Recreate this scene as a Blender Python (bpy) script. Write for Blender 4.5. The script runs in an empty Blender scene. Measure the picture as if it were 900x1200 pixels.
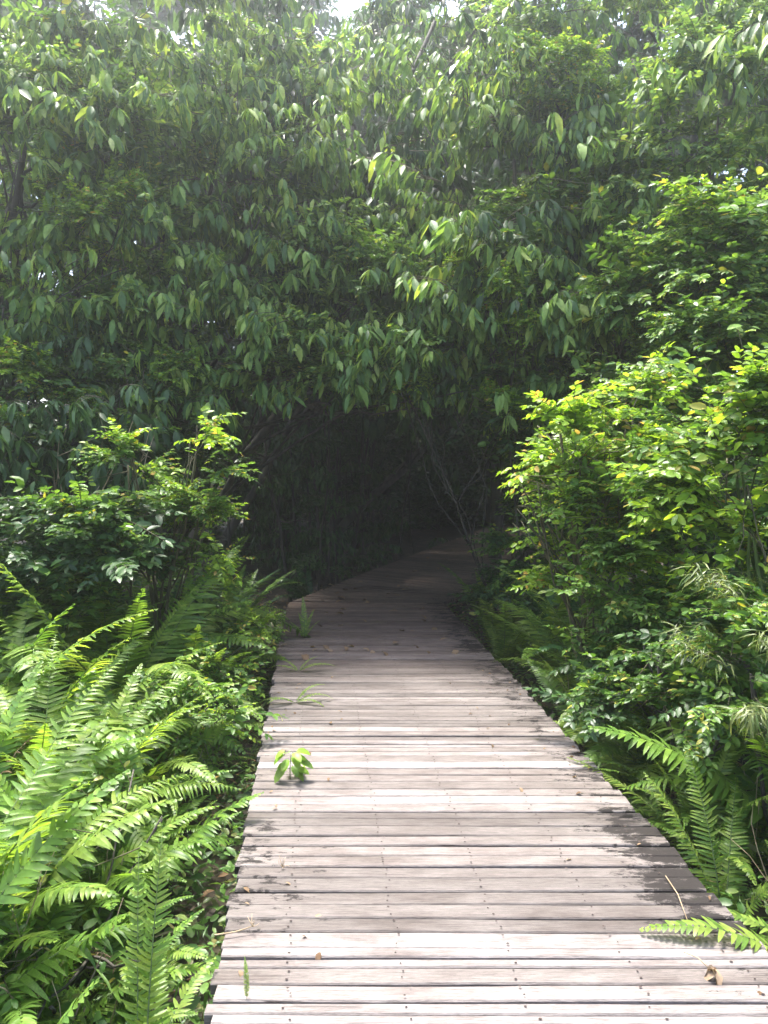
import bpy, math, random
import numpy as np
from mathutils import Vector, Matrix

# ------------------------------------------------------------------ camera, sky, sun, exposure
S = bpy.context.scene
C = S.collection
H = 1.55            # eye height over the deck
F = 870.0           # focal length in pixels of a 900 x 1200 frame
PITCH = math.atan(52 / F)
cd = bpy.data.cameras.new('camera'); cam = bpy.data.objects.new('camera', cd); C.objects.link(cam)
cd.sensor_fit = 'VERTICAL'; cd.sensor_height = 24; cd.lens = 24 * F / 1200
cd.clip_start = 0.05; cd.clip_end = 500
cam.location = (0, 0, H); cam.rotation_euler = (math.pi / 2 - PITCH, 0, 0)
S.camera = cam

SUN_EL, SUN_AZ = math.radians(71), math.radians(-30)      # azimuth from +Y, negative = left
w = bpy.data.worlds.new('World'); S.world = w; w.use_nodes = True
nt = w.node_tree; bg = nt.nodes['Background']
sky = nt.nodes.new('ShaderNodeTexSky'); sky.sky_type = 'NISHITA'; sky.sun_disc = False
sky.sun_elevation = SUN_EL; sky.sun_rotation = SUN_AZ
sky.air_density = 1.0; sky.dust_density = 4.0; sky.ozone_density = 0.6
nt.links.new(sky.outputs[0], bg.inputs[0]); bg.inputs[1].default_value = 0.15
sd = bpy.data.lights.new('sun', 'SUN'); sun = bpy.data.objects.new('sun', sd); C.objects.link(sun)
sd.energy = 3.2; sd.angle = math.radians(10); sd.color = (1.0, 0.96, 0.9)
sdir = Vector((math.sin(SUN_AZ) * math.cos(SUN_EL), math.cos(SUN_AZ) * math.cos(SUN_EL), math.sin(SUN_EL)))
sun.rotation_euler = sdir.to_track_quat('Z', 'Y').to_euler(); sun.location = (-6, 6, 14)
S.view_settings.view_transform = 'Standard'; S.view_settings.look = 'None'
S.view_settings.exposure = 2.25; S.view_settings.gamma = 1.0
S.cycles.max_bounces = 8; S.cycles.diffuse_bounces = 3; S.cycles.glossy_bounces = 2
S.cycles.transmission_bounces = 5; S.cycles.volume_bounces = 1; S.cycles.transparent_max_bounces = 4
S.cycles.use_denoising = True

# ------------------------------------------------------------------ helpers
HAZE_DENSITY = 0.0092
GZ = -0.38          # ground level
cp, sp = math.cos(PITCH), math.sin(PITCH)

def ray(px, py):
    u, v = (px - 450) / F, (600 - py) / F
    return Vector((u, cp + v * sp, -sp + v * cp))
def at(px, py, Y):
    d = ray(px, py); return Vector((0, 0, H)) + d * (Y / d.y)
def ground(px, py, z=0.0):
    d = ray(px, py); return Vector((0, 0, H)) + d * ((z - H) / d.z)
def project(p):
    x, y, z = p[0], p[1], p[2] - H
    dep = y * cp - z * sp
    if dep < 0.05: return None
    return 450 + F * x / dep, 600 - F * (y * sp + z * cp) / dep, dep

def tag(o, label=None, cat=None, group=None, kind=None):
    if label: o['label'] = label
    if cat: o['category'] = cat
    if group: o['group'] = group
    if kind: o['kind'] = kind
    return o
def empty(name, loc, label, cat, group=None):
    o = bpy.data.objects.new(name, None); C.objects.link(o)
    o.location = loc; o.empty_display_size = 0.2
    return tag(o, label, cat, group)
def link(name, me, parent=None, mat=None):
    o = bpy.data.objects.new(name, me); C.objects.link(o)
    if parent is not None: o.parent = parent
    if mat is not None: o.matrix_basis = mat
    return o

class MB:
    def __init__(s): s.v = []; s.f = []; s.m = []; s.n = 0
    def add(s, verts, faces, mi=0):
        verts = np.asarray(verts, float)
        s.v.append(verts); s.f += [tuple(i + s.n for i in f) for f in faces]
        s.m += [mi] * len(faces); s.n += len(verts)
    def mesh(s, name, mats, smooth=True):
        me = bpy.data.meshes.new(name)
        me.from_pydata(np.concatenate(s.v).tolist(), [], s.f)
        for m in mats: me.materials.append(m)
        me.polygons.foreach_set('material_index', s.m)
        if smooth: me.polygons.foreach_set('use_smooth', [True] * len(s.f))
        me.update(); return me

def frame(d, n):
    d = np.array(d, float); d /= np.linalg.norm(d) + 1e-9
    n = np.array(n, float); n -= d * n.dot(d)
    l = np.linalg.norm(n)
    if l < 1e-4: n = np.array((0.3, 0.8, 0.1)); n -= d * n.dot(d); l = np.linalg.norm(n)
    n /= l
    return np.stack([np.cross(d, n), d, n], axis=1)       # columns x, y, z
def mat4(p, d, n, s=1.0):
    R = frame(d, n) * s
    return Matrix(((R[0][0], R[0][1], R[0][2], p[0]), (R[1][0], R[1][1], R[1][2], p[1]), (R[2][0], R[2][1], R[2][2], p[2]), (0, 0, 0, 1)))

def leaf_geo(L, W, prof=((.12, .55), (.4, 1.0), (.75, .62)), fold=.25, curl=.5, twist=0.0, stalk=0.0):
    """A leaf along +Y, upper face +Z, folded on its midrib and bent downwards."""
    rows = [(0.0, 0.0)] + list(prof) + [(1.0, 0.0)]
    v = []; idx = []
    for t, wd in rows:
        a = curl * t
        y = stalk + L * (math.sin(a) / curl if curl else t); z = -L * ((1 - math.cos(a)) / curl if curl else 0)
        h = W * wd / 2; tw = twist * t
        if wd == 0: idx.append((len(v),)); v.append((0, y, z))
        else:
            idx.append((len(v), len(v) + 1, len(v) + 2))
            e = h * fold
            for sx in (-1, 0, 1):
                x, zz = sx * h, (e if sx else 0)
                v.append((x * math.cos(tw) - zz * math.sin(tw), y, z + x * math.sin(tw) + zz * math.cos(tw)))
    f = []
    for a, b in zip(idx, idx[1:]):
        if len(a) == 1: f += [(a[0], b[1], b[0]), (a[0], b[2], b[1])]
        elif len(b) == 1: f += [(a[0], a[1], b[0]), (a[1], a[2], b[0])]
        else: f += [(a[0], a[1], b[1], b[0]), (a[1], a[2], b[2], b[1])]
    return np.array(v), f
def place(g, p, d, n, s=1.0):
    return (g[0] * s) @ frame(d, n).T + np.array(p), g[1]

def tube(mb, pts, rad, sides=6, mi=0, rng=None, wob=0.0):
    pts = [np.array(p, float) for p in pts]; v = []; f = []
    for i, p in enumerate(pts):
        d = pts[min(i + 1, len(pts) - 1)] - pts[max(i - 1, 0)]
        R = frame(d, (0.31, 0.17, 0.93) if abs(d[2]) < np.linalg.norm(d) * .9 else (1, .1, 0))
        for k in range(sides):
            a = 2 * math.pi * k / sides; r = rad[i] * (1 + (rng.uniform(-wob, wob) if rng else 0))
            v.append(p + r * (math.cos(a) * R[:, 0] + math.sin(a) * R[:, 2]))
    for i in range(len(pts) - 1):
        for k in range(sides):
            a, b = i * sides + k, i * sides + (k + 1) % sides
            f.append((a, b, b + sides, a + sides))
    f.append(tuple(range(sides))[::-1]); f.append(tuple((len(pts) - 1) * sides + k for k in range(sides)))
    mb.add(v, f, mi)
def wander(rng, a, b, n, amp):
    a, b = np.array(a, float), np.array(b, float); out = []
    off = np.zeros(3)
    for i in range(n + 1):
        t = i / n
        off = off + np.array([rng.uniform(-1, 1) for _ in range(3)]) * amp
        out.append(a + (b - a) * t + off * math.sin(math.pi * t))
    return out

# ------------------------------------------------------------------ materials
def new_mat(name):
    m = bpy.data.materials.new(name); m.use_nodes = True
    n = m.node_tree.nodes; b = n['Principled BSDF']
    return m, m.node_tree, b, n['Material Output']
def ramp(t, stops):
    r = t.nodes.new('ShaderNodeValToRGB'); el = r.color_ramp.elements
    while len(el) < len(stops): el.new(0.5)
    for e, (p, c) in zip(el, stops): e.position = p; e.color = (*c, 1) if len(c) == 3 else c
    return r
def leaf_mat(name, cols, trans=0.38, rough=0.42, spec=0.35, yellow=None):
    """cols: dark to light leaf colours, picked for each leaf by chance."""
    m, t, b, out = new_mat(name); L = t.links.new; N = t.nodes.new
    geo = N('ShaderNodeNewGeometry'); oi = N('ShaderNodeObjectInfo')
    add = N('ShaderNodeMath'); add.operation = 'ADD'
    L(geo.outputs['Random Per Island'], add.inputs[0]); L(oi.outputs['Random'], add.inputs[1])
    fr = N('ShaderNodeMath'); fr.operation = 'FRACT'; L(add.outputs[0], fr.inputs[0])
    k = len(cols); stops = [(i / (k - 1) * (0.94 if yellow else 1), c) for i, c in enumerate(cols)]
    if yellow: stops += [(0.965, yellow)]
    r = ramp(t, stops); L(fr.outputs[0], r.inputs[0])
    no = N('ShaderNodeTexNoise'); no.inputs['Scale'].default_value = 28; no.inputs['Detail'].default_value = 3
    tc = N('ShaderNodeTexCoord'); L(tc.outputs['Object'], no.inputs['Vector'])
    mr = N('ShaderNodeMapRange'); mr.inputs[1].default_value = .3; mr.inputs[2].default_value = .7; mr.inputs[3].default_value = .72; mr.inputs[4].default_value = 1.2
    L(no.outputs[0], mr.inputs[0])
    mx = N('ShaderNodeMix'); mx.data_type = 'RGBA'; mx.blend_type = 'MULTIPLY'; mx.inputs[0].default_value = 1
    L(r.outputs[0], mx.inputs[6]); L(mr.outputs[0], mx.inputs[7])
    L(mx.outputs[2], b.inputs['Base Color']); b.inputs['Roughness'].default_value = rough
    b.inputs['Specular IOR Level'].default_value = spec
    tr = N('ShaderNodeBsdfTranslucent')
    hs = N('ShaderNodeMix'); hs.data_type = 'RGBA'; hs.blend_type = 'MULTIPLY'; hs.inputs[0].default_value = 1
    hs.inputs[7].default_value = (1.8, 1.7, 0.8, 1); L(mx.outputs[2], hs.inputs[6]); L(hs.outputs[2], tr.inputs[0])
    ms = N('ShaderNodeMixShader'); ms.inputs[0].default_value = trans
    L(b.outputs[0], ms.inputs[1]); L(tr.outputs[0], ms.inputs[2]); L(ms.outputs[0], out.inputs[0])
    return m
def bark_mat(name, c1, c2, scale=14):
    m, t, b, out = new_mat(name); L = t.links.new; N = t.nodes.new
    tc = N('ShaderNodeTexCoord'); mp = N('ShaderNodeMapping'); mp.inputs['Scale'].default_value = (1, 1, .25)
    L(tc.outputs['Object'], mp.inputs[0])
    no = N('ShaderNodeTexNoise'); no.inputs['Scale'].default_value = scale; no.inputs['Detail'].default_value = 6
    L(mp.outputs[0], no.inputs[0]); r = ramp(t, [(.35, c1), (.65, c2)]); L(no.outputs[0], r.inputs[0])
    L(r.outputs[0], b.inputs['Base Color']); b.inputs['Roughness'].default_value = .85
    bu = N('ShaderNodeBump'); bu.inputs['Strength'].default_value = .6; bu.inputs['Distance'].default_value = .01
    L(no.outputs[0], bu.inputs['Height']); L(bu.outputs[0], b.inputs['Normal'])
    return m
M_droop = leaf_mat('drooping_leaf', rough=.5, spec=.25, cols=[(.05, .11, .038), (.085, .17, .05), (.14, .24, .06), (.23, .34, .08)], yellow=(.26, .34, .08))
M_young = leaf_mat('young_leaf', [(.14, .26, .06), (.21, .33, .07), (.30, .38, .10)], trans=.45)
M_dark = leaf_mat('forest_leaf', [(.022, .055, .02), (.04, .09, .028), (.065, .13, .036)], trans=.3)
M_mid = leaf_mat('shrub_leaf', [(.045, .11, .022), (.08, .165, .03), (.13, .23, .04)], yellow=(.3, .3, .05))
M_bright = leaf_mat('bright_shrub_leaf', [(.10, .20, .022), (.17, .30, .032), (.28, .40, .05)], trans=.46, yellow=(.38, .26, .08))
M_fern = leaf_mat('fern_green', [(.06, .135, .022), (.105, .20, .03), (.16, .27, .04)], trans=.42)
M_fernl = leaf_mat('fern_light_green', [(.085, .17, .025), (.14, .23, .035), (.21, .29, .055)], trans=.45)
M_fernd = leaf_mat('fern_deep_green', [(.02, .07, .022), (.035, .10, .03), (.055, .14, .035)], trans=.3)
M_dead = leaf_mat('dead_leaf', [(.10, .06, .035), (.18, .12, .07), (.30, .22, .15)], trans=.15, rough=.8, spec=.1)
M_olive = leaf_mat('olive_leaf', [(.05, .09, .02), (.09, .13, .03), (.14, .17, .05)], trans=.35)
M_cover = leaf_mat('weed_leaf', [(.035, .09, .02), (.06, .14, .025), (.10, .20, .04), (.14, .13, .05)], trans=.35)
M_twig = bark_mat('twig_bark', (.05, .045, .025), (.11, .10, .05), 30)
M_bark = bark_mat('trunk_bark', (.02, .017, .014), (.07, .06, .048))
M_greenstem = bark_mat('green_stem', (.05, .09, .02), (.10, .15, .04), 30)
M_drystem = bark_mat('dry_stem', (.22, .16, .09), (.36, .28, .18), 30)
M_nail = bark_mat('rusty_nail', (.03, .022, .02), (.06, .04, .03), 60)
M_beam = bark_mat('weathered_beam', (.05, .04, .034), (.13, .11, .095), 10)

# weathered plank: object colour = the tone of that plank; r,g,b tint
M_plank, t, b, out = new_mat('weathered_plank'); L = t.links.new; N = t.nodes.new
tc = N('ShaderNodeTexCoord'); oi = N('ShaderNodeObjectInfo')
off = N('ShaderNodeVectorMath'); off.operation = 'SCALE'; off.inputs[0].default_value = (31, 17, 9); L(oi.outputs['Random'], off.inputs['Scale'])
va = N('ShaderNodeVectorMath'); va.operation = 'ADD'; L(tc.outputs['Object'], va.inputs[0]); L(off.outputs[0], va.inputs[1])
def noise(scale, stretch, detail=6, rough=.6):
    mp = N('ShaderNodeMapping'); mp.inputs['Scale'].default_value = stretch; L(va.outputs[0], mp.inputs[0])
    n = N('ShaderNodeTexNoise'); n.inputs['Scale'].default_value = scale; n.inputs['Detail'].default_value = detail; n.inputs['Roughness'].default_value = rough
    L(mp.outputs[0], n.inputs[0]); return n
def mulcol(a, bq, fac=1.0, mode='MULTIPLY'):
    x = N('ShaderNodeMix'); x.data_type = 'RGBA'; x.blend_type = mode
    if isinstance(fac, float): x.inputs[0].default_value = fac
    else: L(fac, x.inputs[0])
    L(a, x.inputs[6])
    if isinstance(bq, tuple): x.inputs[7].default_value = (*bq, 1)
    else: L(bq, x.inputs[7])
    return x.outputs[2]
grain = noise(9, (1.2, 26, 8), 8, .7); fine = noise(40, (1.0, 30, 8), 4, .6); blotch = noise(3.0, (1, 2.5, 1), 5, .65)
rg = ramp(t, [(.30, (.34, .32, .31)), (.42, (.78, .77, .76)), (.62, (1.18, 1.16, 1.15))]); L(grain.outputs[0], rg.inputs[0])
rf = ramp(t, [(.34, (.52, .50, .49)), (.5, (1, 1, 1))]); L(fine.outputs[0], rf.inputs[0])
rb = ramp(t, [(.30, (.60, .56, .54)), (.62, (1.1, 1.1, 1.1))]); L(blotch.outputs[0], rb.inputs[0])
col = mulcol(mulcol(mulcol(oi.outputs['Color'], rg.outputs[0]), rf.outputs[0]), rb.outputs[0])
# dark algae crust, thick towards the ends; its reach comes from object alpha
sx = N('ShaderNodeSeparateXYZ'); L(tc.outputs['Object'], sx.inputs[0])
def math_(op, a, bq):
    x = N('ShaderNodeMath'); x.operation = op
    for i, q in enumerate((a, bq)):
        if isinstance(q, (int, float)): x.inputs[i].default_value = q
        else: L(q, x.inputs[i])
    return x.outputs[0]
endr = N('ShaderNodeMapRange'); endr.inputs[1].default_value = .36; endr.inputs[2].default_value = .76; L(sx.outputs[0], endr.inputs[0])
endl = N('ShaderNodeMapRange'); endl.inputs[1].default_value = -.30; endl.inputs[2].default_value = -.78; endl.inputs[4].default_value = .62; L(sx.outputs[0], endl.inputs[0])
ends = math_('MAXIMUM', endr.outputs[0], endl.outputs[0])
crust = noise(9, (1.0, 2.6, 1), 9, .78)
amt = math_('ADD', math_('MULTIPLY', ends, oi.outputs['Alpha']), math_('SUBTRACT', math_('MULTIPLY', crust.outputs[0], 2.1), .55))
cr = N('ShaderNodeMapRange'); cr.inputs[1].default_value = .93; cr.inputs[2].default_value = .99; L(amt, cr.inputs[0])
col = mulcol(col, (.014, .011, .010), cr.outputs[0], 'MIX')
crk = noise(6, (.55, 34, 8), 3, .5); rc = ramp(t, [(.66, (1, 1, 1)), (.70, (.30, .27, .26))]); L(crk.outputs[0], rc.inputs[0])
col = mulcol(col, rc.outputs[0])
L(col, b.inputs['Base Color']); b.inputs['Roughness'].default_value = .72; b.inputs['Specular IOR Level'].default_value = .25
bu = N('ShaderNodeBump'); bu.inputs['Strength'].default_value = .55; bu.inputs['Distance'].default_value = .004
hh = math_('SUBTRACT', math_('ADD', grain.outputs[0], math_('MULTIPLY', fine.outputs[0], .5)), math_('MULTIPLY', cr.outputs[0], .3))
L(hh, bu.inputs['Height']); L(bu.outputs[0], b.inputs['Normal'])

# forest floor
M_ground, t, b, out = new_mat('swamp_floor'); L = t.links.new; N = t.nodes.new
tc = N('ShaderNodeTexCoord'); n1 = N('ShaderNodeTexNoise'); n1.inputs['Scale'].default_value = 5; n1.inputs['Detail'].default_value = 9
L(tc.outputs['Object'], n1.inputs[0]); r = ramp(t, [(.35, (.018, .014, .01)), (.55, (.05, .038, .024)), (.7, (.09, .075, .045))]); L(n1.outputs[0], r.inputs[0])
L(r.outputs[0], b.inputs['Base Color']); b.inputs['Roughness'].default_value = .9
bu = N('ShaderNodeBump'); bu.inputs['Distance'].default_value = .03; L(n1.outputs[0], bu.inputs['Height']); L(bu.outputs[0], b.inputs['Normal'])

# ------------------------------------------------------------------ ground
rg_ = random.Random(1)
mb = MB(); xs = sorted(set([-75, -50, -30, -20] + [i * .8 for i in range(-18, 19)] + [20, 30, 50, 75]))
ys = sorted(set([-75, -40, -20, -10] + [i * .8 for i in range(-8, 32)] + [35, 50, 75]))
vv = [(x, y, GZ + (rg_.uniform(-.06, .06) if abs(x) < 16 else 0)) for y in ys for x in xs]
nx = len(xs); ff = [(j * nx + i, j * nx + i + 1, (j + 1) * nx + i + 1, (j + 1) * nx + i) for j in range(len(ys) - 1) for i in range(nx - 1)]
mb.add(vv, ff); g = link('ground', mb.mesh('ground', [M_ground])); tag(g, kind='structure')

# ------------------------------------------------------------------ boardwalk
La, Lb = ground(245, 1190), ground(338, 705)
Ra, Rb = ground(897, 1112), ground(525, 712)
def lx(y): return La.x + (Lb.x - La.x) * (y - La.y) / (Lb.y - La.y)
def rx(y): return Ra.x + (Rb.x - Ra.x) * (y - Ra.y) / (Rb.y - Ra.y)
TURN = Lb.y
L4 = ground(575, 616); dvec = (L4 - Lb).normalized(); perp = Vector((dvec.y, -dvec.x, 0))
WIDTH = 1.72
R4 = L4 + perp * WIDTH
rng = random.Random(7)
walk = empty('boardwalk', (0, 2, 0), 'weathered grey plank boardwalk running into the dark forest opening', 'boardwalk'); walk['kind'] = 'structure'
wbase = Vector((0, 2, 0))
nails = MB()
def plank(a, b, w, tone, crust):
    """a, b: ends of its centre line; w: width."""
    a, b = Vector(a), Vector(b); L_ = (b - a).length; d = (b - a).normalized(); c = (a + b) / 2
    mb = MB(); n = 7; th = .035; bev = .0045; v = []
    warp = rng.uniform(-.002, .003); ph = rng.uniform(0, 6)
    for i in range(n + 1):
        x = -L_ / 2 + L_ * i / n
        e1 = w / 2 - rng.uniform(0, .0035); e2 = -w / 2 + rng.uniform(0, .0035)
        z = warp * math.sin(ph + 5 * i / n)
        chip = rng.uniform(-.004, .004) if i in (0, n) else 0
        for (y, zz) in ((e2, -th), (e2, -bev), (e2 + bev, 0), (e1 - bev, 0), (e1, -bev), (e1, -th)):
            v.append((x + chip, y, z + zz))
    f = [(i * 6 + k, i * 6 + (k + 1) % 6, (i + 1) * 6 + (k + 1) % 6, (i + 1) * 6 + k)[::-1] for i in range(n) for k in range(6)]
    f += [tuple(range(6)), tuple(n * 6 + k for k in range(6))[::-1]]
    mb.add(v, f); me = mb.mesh('plank', [M_plank], smooth=False)
    z = rng.uniform(-.003, .003)
    o = link('plank', me, walk)
    ang = math.atan2(d.y, d.x) + math.radians(rng.uniform(-.22, .22))
    o.location = (c.x, c.y - 2, z); o.rotation_euler = (math.radians(rng.uniform(-.5, .5)), 0, ang)
    o.color = (*tone, crust)
    for fr in (.125, .325, .525, .73, .925):
        for k in ((-1, 1) if w > .06 else (0,)):
            for q in range(1):
                xx = -L_ / 2 + L_ * fr + rng.uniform(-.012, .012); yy = k * w * .24 + rng.uniform(-.006, .006)
                px, py = c.x + d.x * xx - d.y * yy, c.y + d.y * xx + d.x * yy - 2; rr = rng.uniform(.0025, .0045)
                nv = [(px + rr * math.cos(j * math.pi / 3) * 1.3, py + rr * math.sin(j * math.pi / 3), z + warp + .0035) for j in range(6)] + [(px, py, z + warp + .006)]
                nails.add(nv, [(j, (j + 1) % 6, 6) for j in range(6)])
    return o
def tone_at(y, bright=None):
    base = np.array((.146, .131, .122)) * rng.uniform(.72, 1.28)
    if rng.random() < .16: base = np.array((.20, .182, .172)) * rng.uniform(.9, 1.08)
    if bright: base = np.array((.222, .204, .196)) * bright
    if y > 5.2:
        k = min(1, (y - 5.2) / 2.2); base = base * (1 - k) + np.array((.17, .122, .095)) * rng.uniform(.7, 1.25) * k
    return tuple(base)
rows = []      # (y0, y1, bright)
def Yof(py): return ground(450, py).y
marks = [1203, 1189, 1174.5, 1154, 1134, 1123, 1111, 1092, 1075.5, 1059, 1044.5, 1028, 1015, 1003]
bright = {0: .92, 1: .88, 4: .92, 5: .95, 6: .98}
y = Yof(1203)
pre = []
while y > -1.6: w_ = rng.choice((.045, .075, .082, .088)); pre.append((y - w_, y, .85 if rng.random() < .25 else None)); y -= w_
rows += pre[::-1]
for i in range(len(marks) - 1): rows.append((Yof(marks[i]), Yof(marks[i + 1]), bright.get(i)))
y = Yof(1003); by = Yof(902); by2 = Yof(941)
while y < TURN - .12:
    w_ = rng.choice((.045, .062, .075, .08, .086, .088)); br = None
    if abs(y - by) < .05: br = 1.25
    elif abs(y - by2) < .045: br = 1.02
    elif abs(y - Yof(872)) < .05: br = .95
    elif abs(y - Yof(770)) < .07: br = .9
    rows.append((y, y + w_, br)); y += w_
for (y0, y1, br) in rows:
    yc = (y0 + y1) / 2; gap = rng.uniform(.001, .005)
    jl, jr = rng.uniform(-.012, .012), rng.uniform(-.012, .012)
    cr = .5
    if 2.38 < yc < 3.2: cr = .62
    if yc < 2.3: cr = .3
    if 3.2 < yc < 5.2: cr = .42
    if br: cr *= .6
    elif rng.random() < .2: cr *= .8
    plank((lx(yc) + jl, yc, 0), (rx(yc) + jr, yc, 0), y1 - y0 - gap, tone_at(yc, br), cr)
# beyond the bend the planks fan round and follow the new direction
ystart = rows[-1][1]; ylen = (L4 - Lb).length; s = 0.0
A0 = Vector((lx(ystart), ystart, 0)); B0 = Vector((rx(ystart), ystart, 0))
lr = [A0, Lb + dvec * 2.0, L4]; rr_ = [B0, Rb + dvec * 1.2, R4]
def along(pl, t):
    ls = [(pl[i + 1] - pl[i]).length for i in range(2)]
    if t < .18: return pl[0].lerp(pl[1], t / .18)
    return pl[1].lerp(pl[2], (t - .18) / .82)
step = .092
nfar = int(ylen / step)
for i in range(nfar):
    t = (i + .5) / nfar
    a, b_ = along(lr, t), along(rr_, t)
    a2, b2 = along(lr, (i + 1) / nfar), along(rr_, (i + 1) / nfar); a1, b1 = along(lr, i / nfar), along(rr_, i / nfar)
    w_ = min((a2 - a1).length, (b2 - b1).length) * .93
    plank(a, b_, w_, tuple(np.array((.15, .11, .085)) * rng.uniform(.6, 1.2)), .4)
nl = link('nail', nails.mesh('nail', [M_nail], smooth=False), walk); nl['kind'] = 'stuff'
def box_between(name, a, b, w_, h_, top, mat, parent, base):
    a, b = Vector(a), Vector(b); d = (b - a).normalized(); n = Vector((-d.y, d.x, 0)) * w_ / 2
    v = [(p + s_ * n - base) for p in (a, b) for s_ in (-1, 1)]
    vv = [(q.x, q.y, top - h_) for q in v] + [(q.x, q.y, top) for q in v]
    mb = MB(); mb.add(vv, [(0, 2, 3, 1), (4, 5, 7, 6), (0, 1, 5, 4), (2, 6, 7, 3), (0, 4, 6, 2), (1, 3, 7, 5)])
    return link(name, mb.mesh(name, [mat], smooth=False), parent)
for fr in (.07, .36, .64, .93):
    def mixp(y): return Vector((lx(y) + (rx(y) - lx(y)) * fr, y, 0))
    box_between('joist', mixp(-1.5), mixp(8.1), .07, .12, -.043, M_beam, walk, wbase)
    box_between('joist', A0.lerp(B0, fr) + Vector((0, .1, 0)), L4.lerp(R4, fr), .07, .12, -.043, M_beam, walk, wbase)
for yy in (0.2, 2.0, 3.8, 5.6, 7.4):
    for fr in (.07, .93):
        x = lx(yy) + (rx(yy) - lx(yy)) * fr
        mb = MB(); tube(mb, [(x, yy - 2, GZ - .15), (x, yy - 2, -.165)], [.06, .055], 8)
        link('post', mb.mesh('post', [M_beam]), walk)

# ------------------------------------------------------------------ leafy sprays (meshes shared by many branches)
def rv(r, a=1.0): return np.array([r.uniform(-a, a) for _ in range(3)])
LANCE = ((.14, .5), (.38, 1.0), (.72, .72), (.9, .3))
OVAL = ((.15, .7), (.45, 1.0), (.8, .65))
def spray_droop(seed, mat, leafL=.155, leafW=.047, size=.55):
    """Twigs with bunches of hanging lance-shaped leaves."""
    r = random.Random(seed); mb = MB()
    for k in range(4):
        yaw = r.uniform(-.9, .9); up = r.uniform(-.1, .45); L0 = size * r.uniform(.55, 1)
        pts = []; p = np.zeros(3); dr = np.array((math.sin(yaw), math.cos(yaw), up))
        for i in range(6):
            pts.append(p.copy()); p = p + dr / np.linalg.norm(dr) * L0 / 5; dr[2] -= .17
        tube(mb, pts, [.005, .0045, .004, .003, .0025, .0015], 3, 1)
        for i in range(1, 6):
            q = pts[i]; m = 1 if i < 4 else (2 if i < 5 else 5)
            for j in range(m):
                a = r.uniform(-2.4, 2.4) + yaw if i == 5 else yaw + (1.3 if (i + j) % 2 else -1.3)
                out_ = np.array((math.sin(a), math.cos(a), 0)) * r.uniform(.35, .9)
                d = out_ + np.array((0, 0, -r.uniform(.5, 1.3)))
                n = out_ * 1.0 + np.array((0, 0, .6)) + rv(r, .5)
                s_ = r.uniform(.55, 1.25)
                mb.add(*place(leaf_geo(leafL * s_, leafW * s_ * r.uniform(.8, 1.2), LANCE, .3, r.uniform(.2, .8), r.uniform(-.4, .4)), q, d, n), 0 if r.random() < .86 else 2)
    return mb.mesh('leafy_branch', [mat, M_twig, M_young if mat is M_droop else mat])
def spray_fine(seed, mat, leafL=.06, leafW=.03, size=.45, up0=.35, twigs=6, droop=.12, stem=None):
    """Arching twigs with two ranks of oval leaves."""
    r = random.Random(seed); mb = MB()
    for k in range(twigs):
        yaw = r.uniform(-1.2, 1.2); up = r.uniform(-.2, 1) * up0 * 1.6; L0 = size * r.uniform(.5, 1)
        n_ = max(6, int(L0 / (leafW * 1.05))); p = np.zeros(3) + rv(r, .03); dr = np.array((math.sin(yaw), math.cos(yaw), up))
        pts = []
        for i in range(n_):
            pts.append(p.copy()); dr = dr / np.linalg.norm(dr); p = p + dr * L0 / n_; dr[2] -= droop * r.uniform(.3, 1.2) * 6 / n_; dr += rv(r, .05)
        tube(mb, pts, [.004 * (1 - .7 * i / n_) for i in range(n_)], 3, 1)
        for i in range(1, n_):
            q = pts[i]; d0 = pts[i] - pts[i - 1]; side = np.cross(d0, (0, 0, 1)); side /= np.linalg.norm(side) + 1e-6; d0 /= np.linalg.norm(d0)
            for sg in (-1, 1):
                d = d0 * r.uniform(.35, .8) + side * sg * r.uniform(.7, 1) + np.array((0, 0, r.uniform(-.35, .35)))
                n = np.array((0, 0, .8)) + rv(r, .75); s_ = r.uniform(.7, 1.25) * (1 - .35 * i / n_)
                mb.add(*place(leaf_geo(leafL * s_, leafW * s_, OVAL, .25, r.uniform(.1, .6)), q, d, n), 0)
        mb.add(*place(leaf_geo(leafL * .8, leafW * .7, OVAL, .25, .3), pts[-1], pts[-1] - pts[-2], (0, 0, 1)), 0)
    return mb.mesh('leafy_branch', [mat, stem or M_twig])
def spray_grassy(seed, mat, L0=.16, W0=.012, n_=60):
    r = random.Random(seed); mb = MB()
    tube(mb, wander(r, (0, 0, 0), (0, .35, .2), 4, .03), [.004] * 4 + [.001], 3, 1)
    for i in range(n_):
        q = np.array((0, .35, .2)) * r.random() + rv(r, .05); a = r.uniform(-2, 2)
        d = np.array((math.sin(a), math.cos(a), r.uniform(-.7, .6)))
        mb.add(*place(leaf_geo(L0 * r.uniform(.6, 1.2), W0, ((.2, .8), (.5, 1), (.8, .6)), .2, r.uniform(.4, 1.5)), q, d, np.array((0, 0, 1)) + rv(r, .4)), 0)
    return mb.mesh('leafy_branch', [mat, M_twig])
SP = {
 'droop': [spray_droop(10 + i, M_droop) for i in range(6)],
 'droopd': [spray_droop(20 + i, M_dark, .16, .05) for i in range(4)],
 'small': [spray_fine(30 + i, M_droop, .075, .032, .5) for i in range(4)],
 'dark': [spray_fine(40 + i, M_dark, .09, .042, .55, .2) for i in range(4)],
 'mid': [spray_fine(50 + i, M_mid, .07, .034, .45) for i in range(5)],
 'bright': [spray_fine(60 + i, M_bright, .074, .036, .42, .7, stem=M_greenstem) for i in range(5)],
 'grassy': [spray_grassy(70 + i, M_olive) for i in range(3)],
 'pinn': [spray_fine(80 + i, M_mid, .10, .045, .5, .5, 4) for i in range(3)],
}
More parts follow.
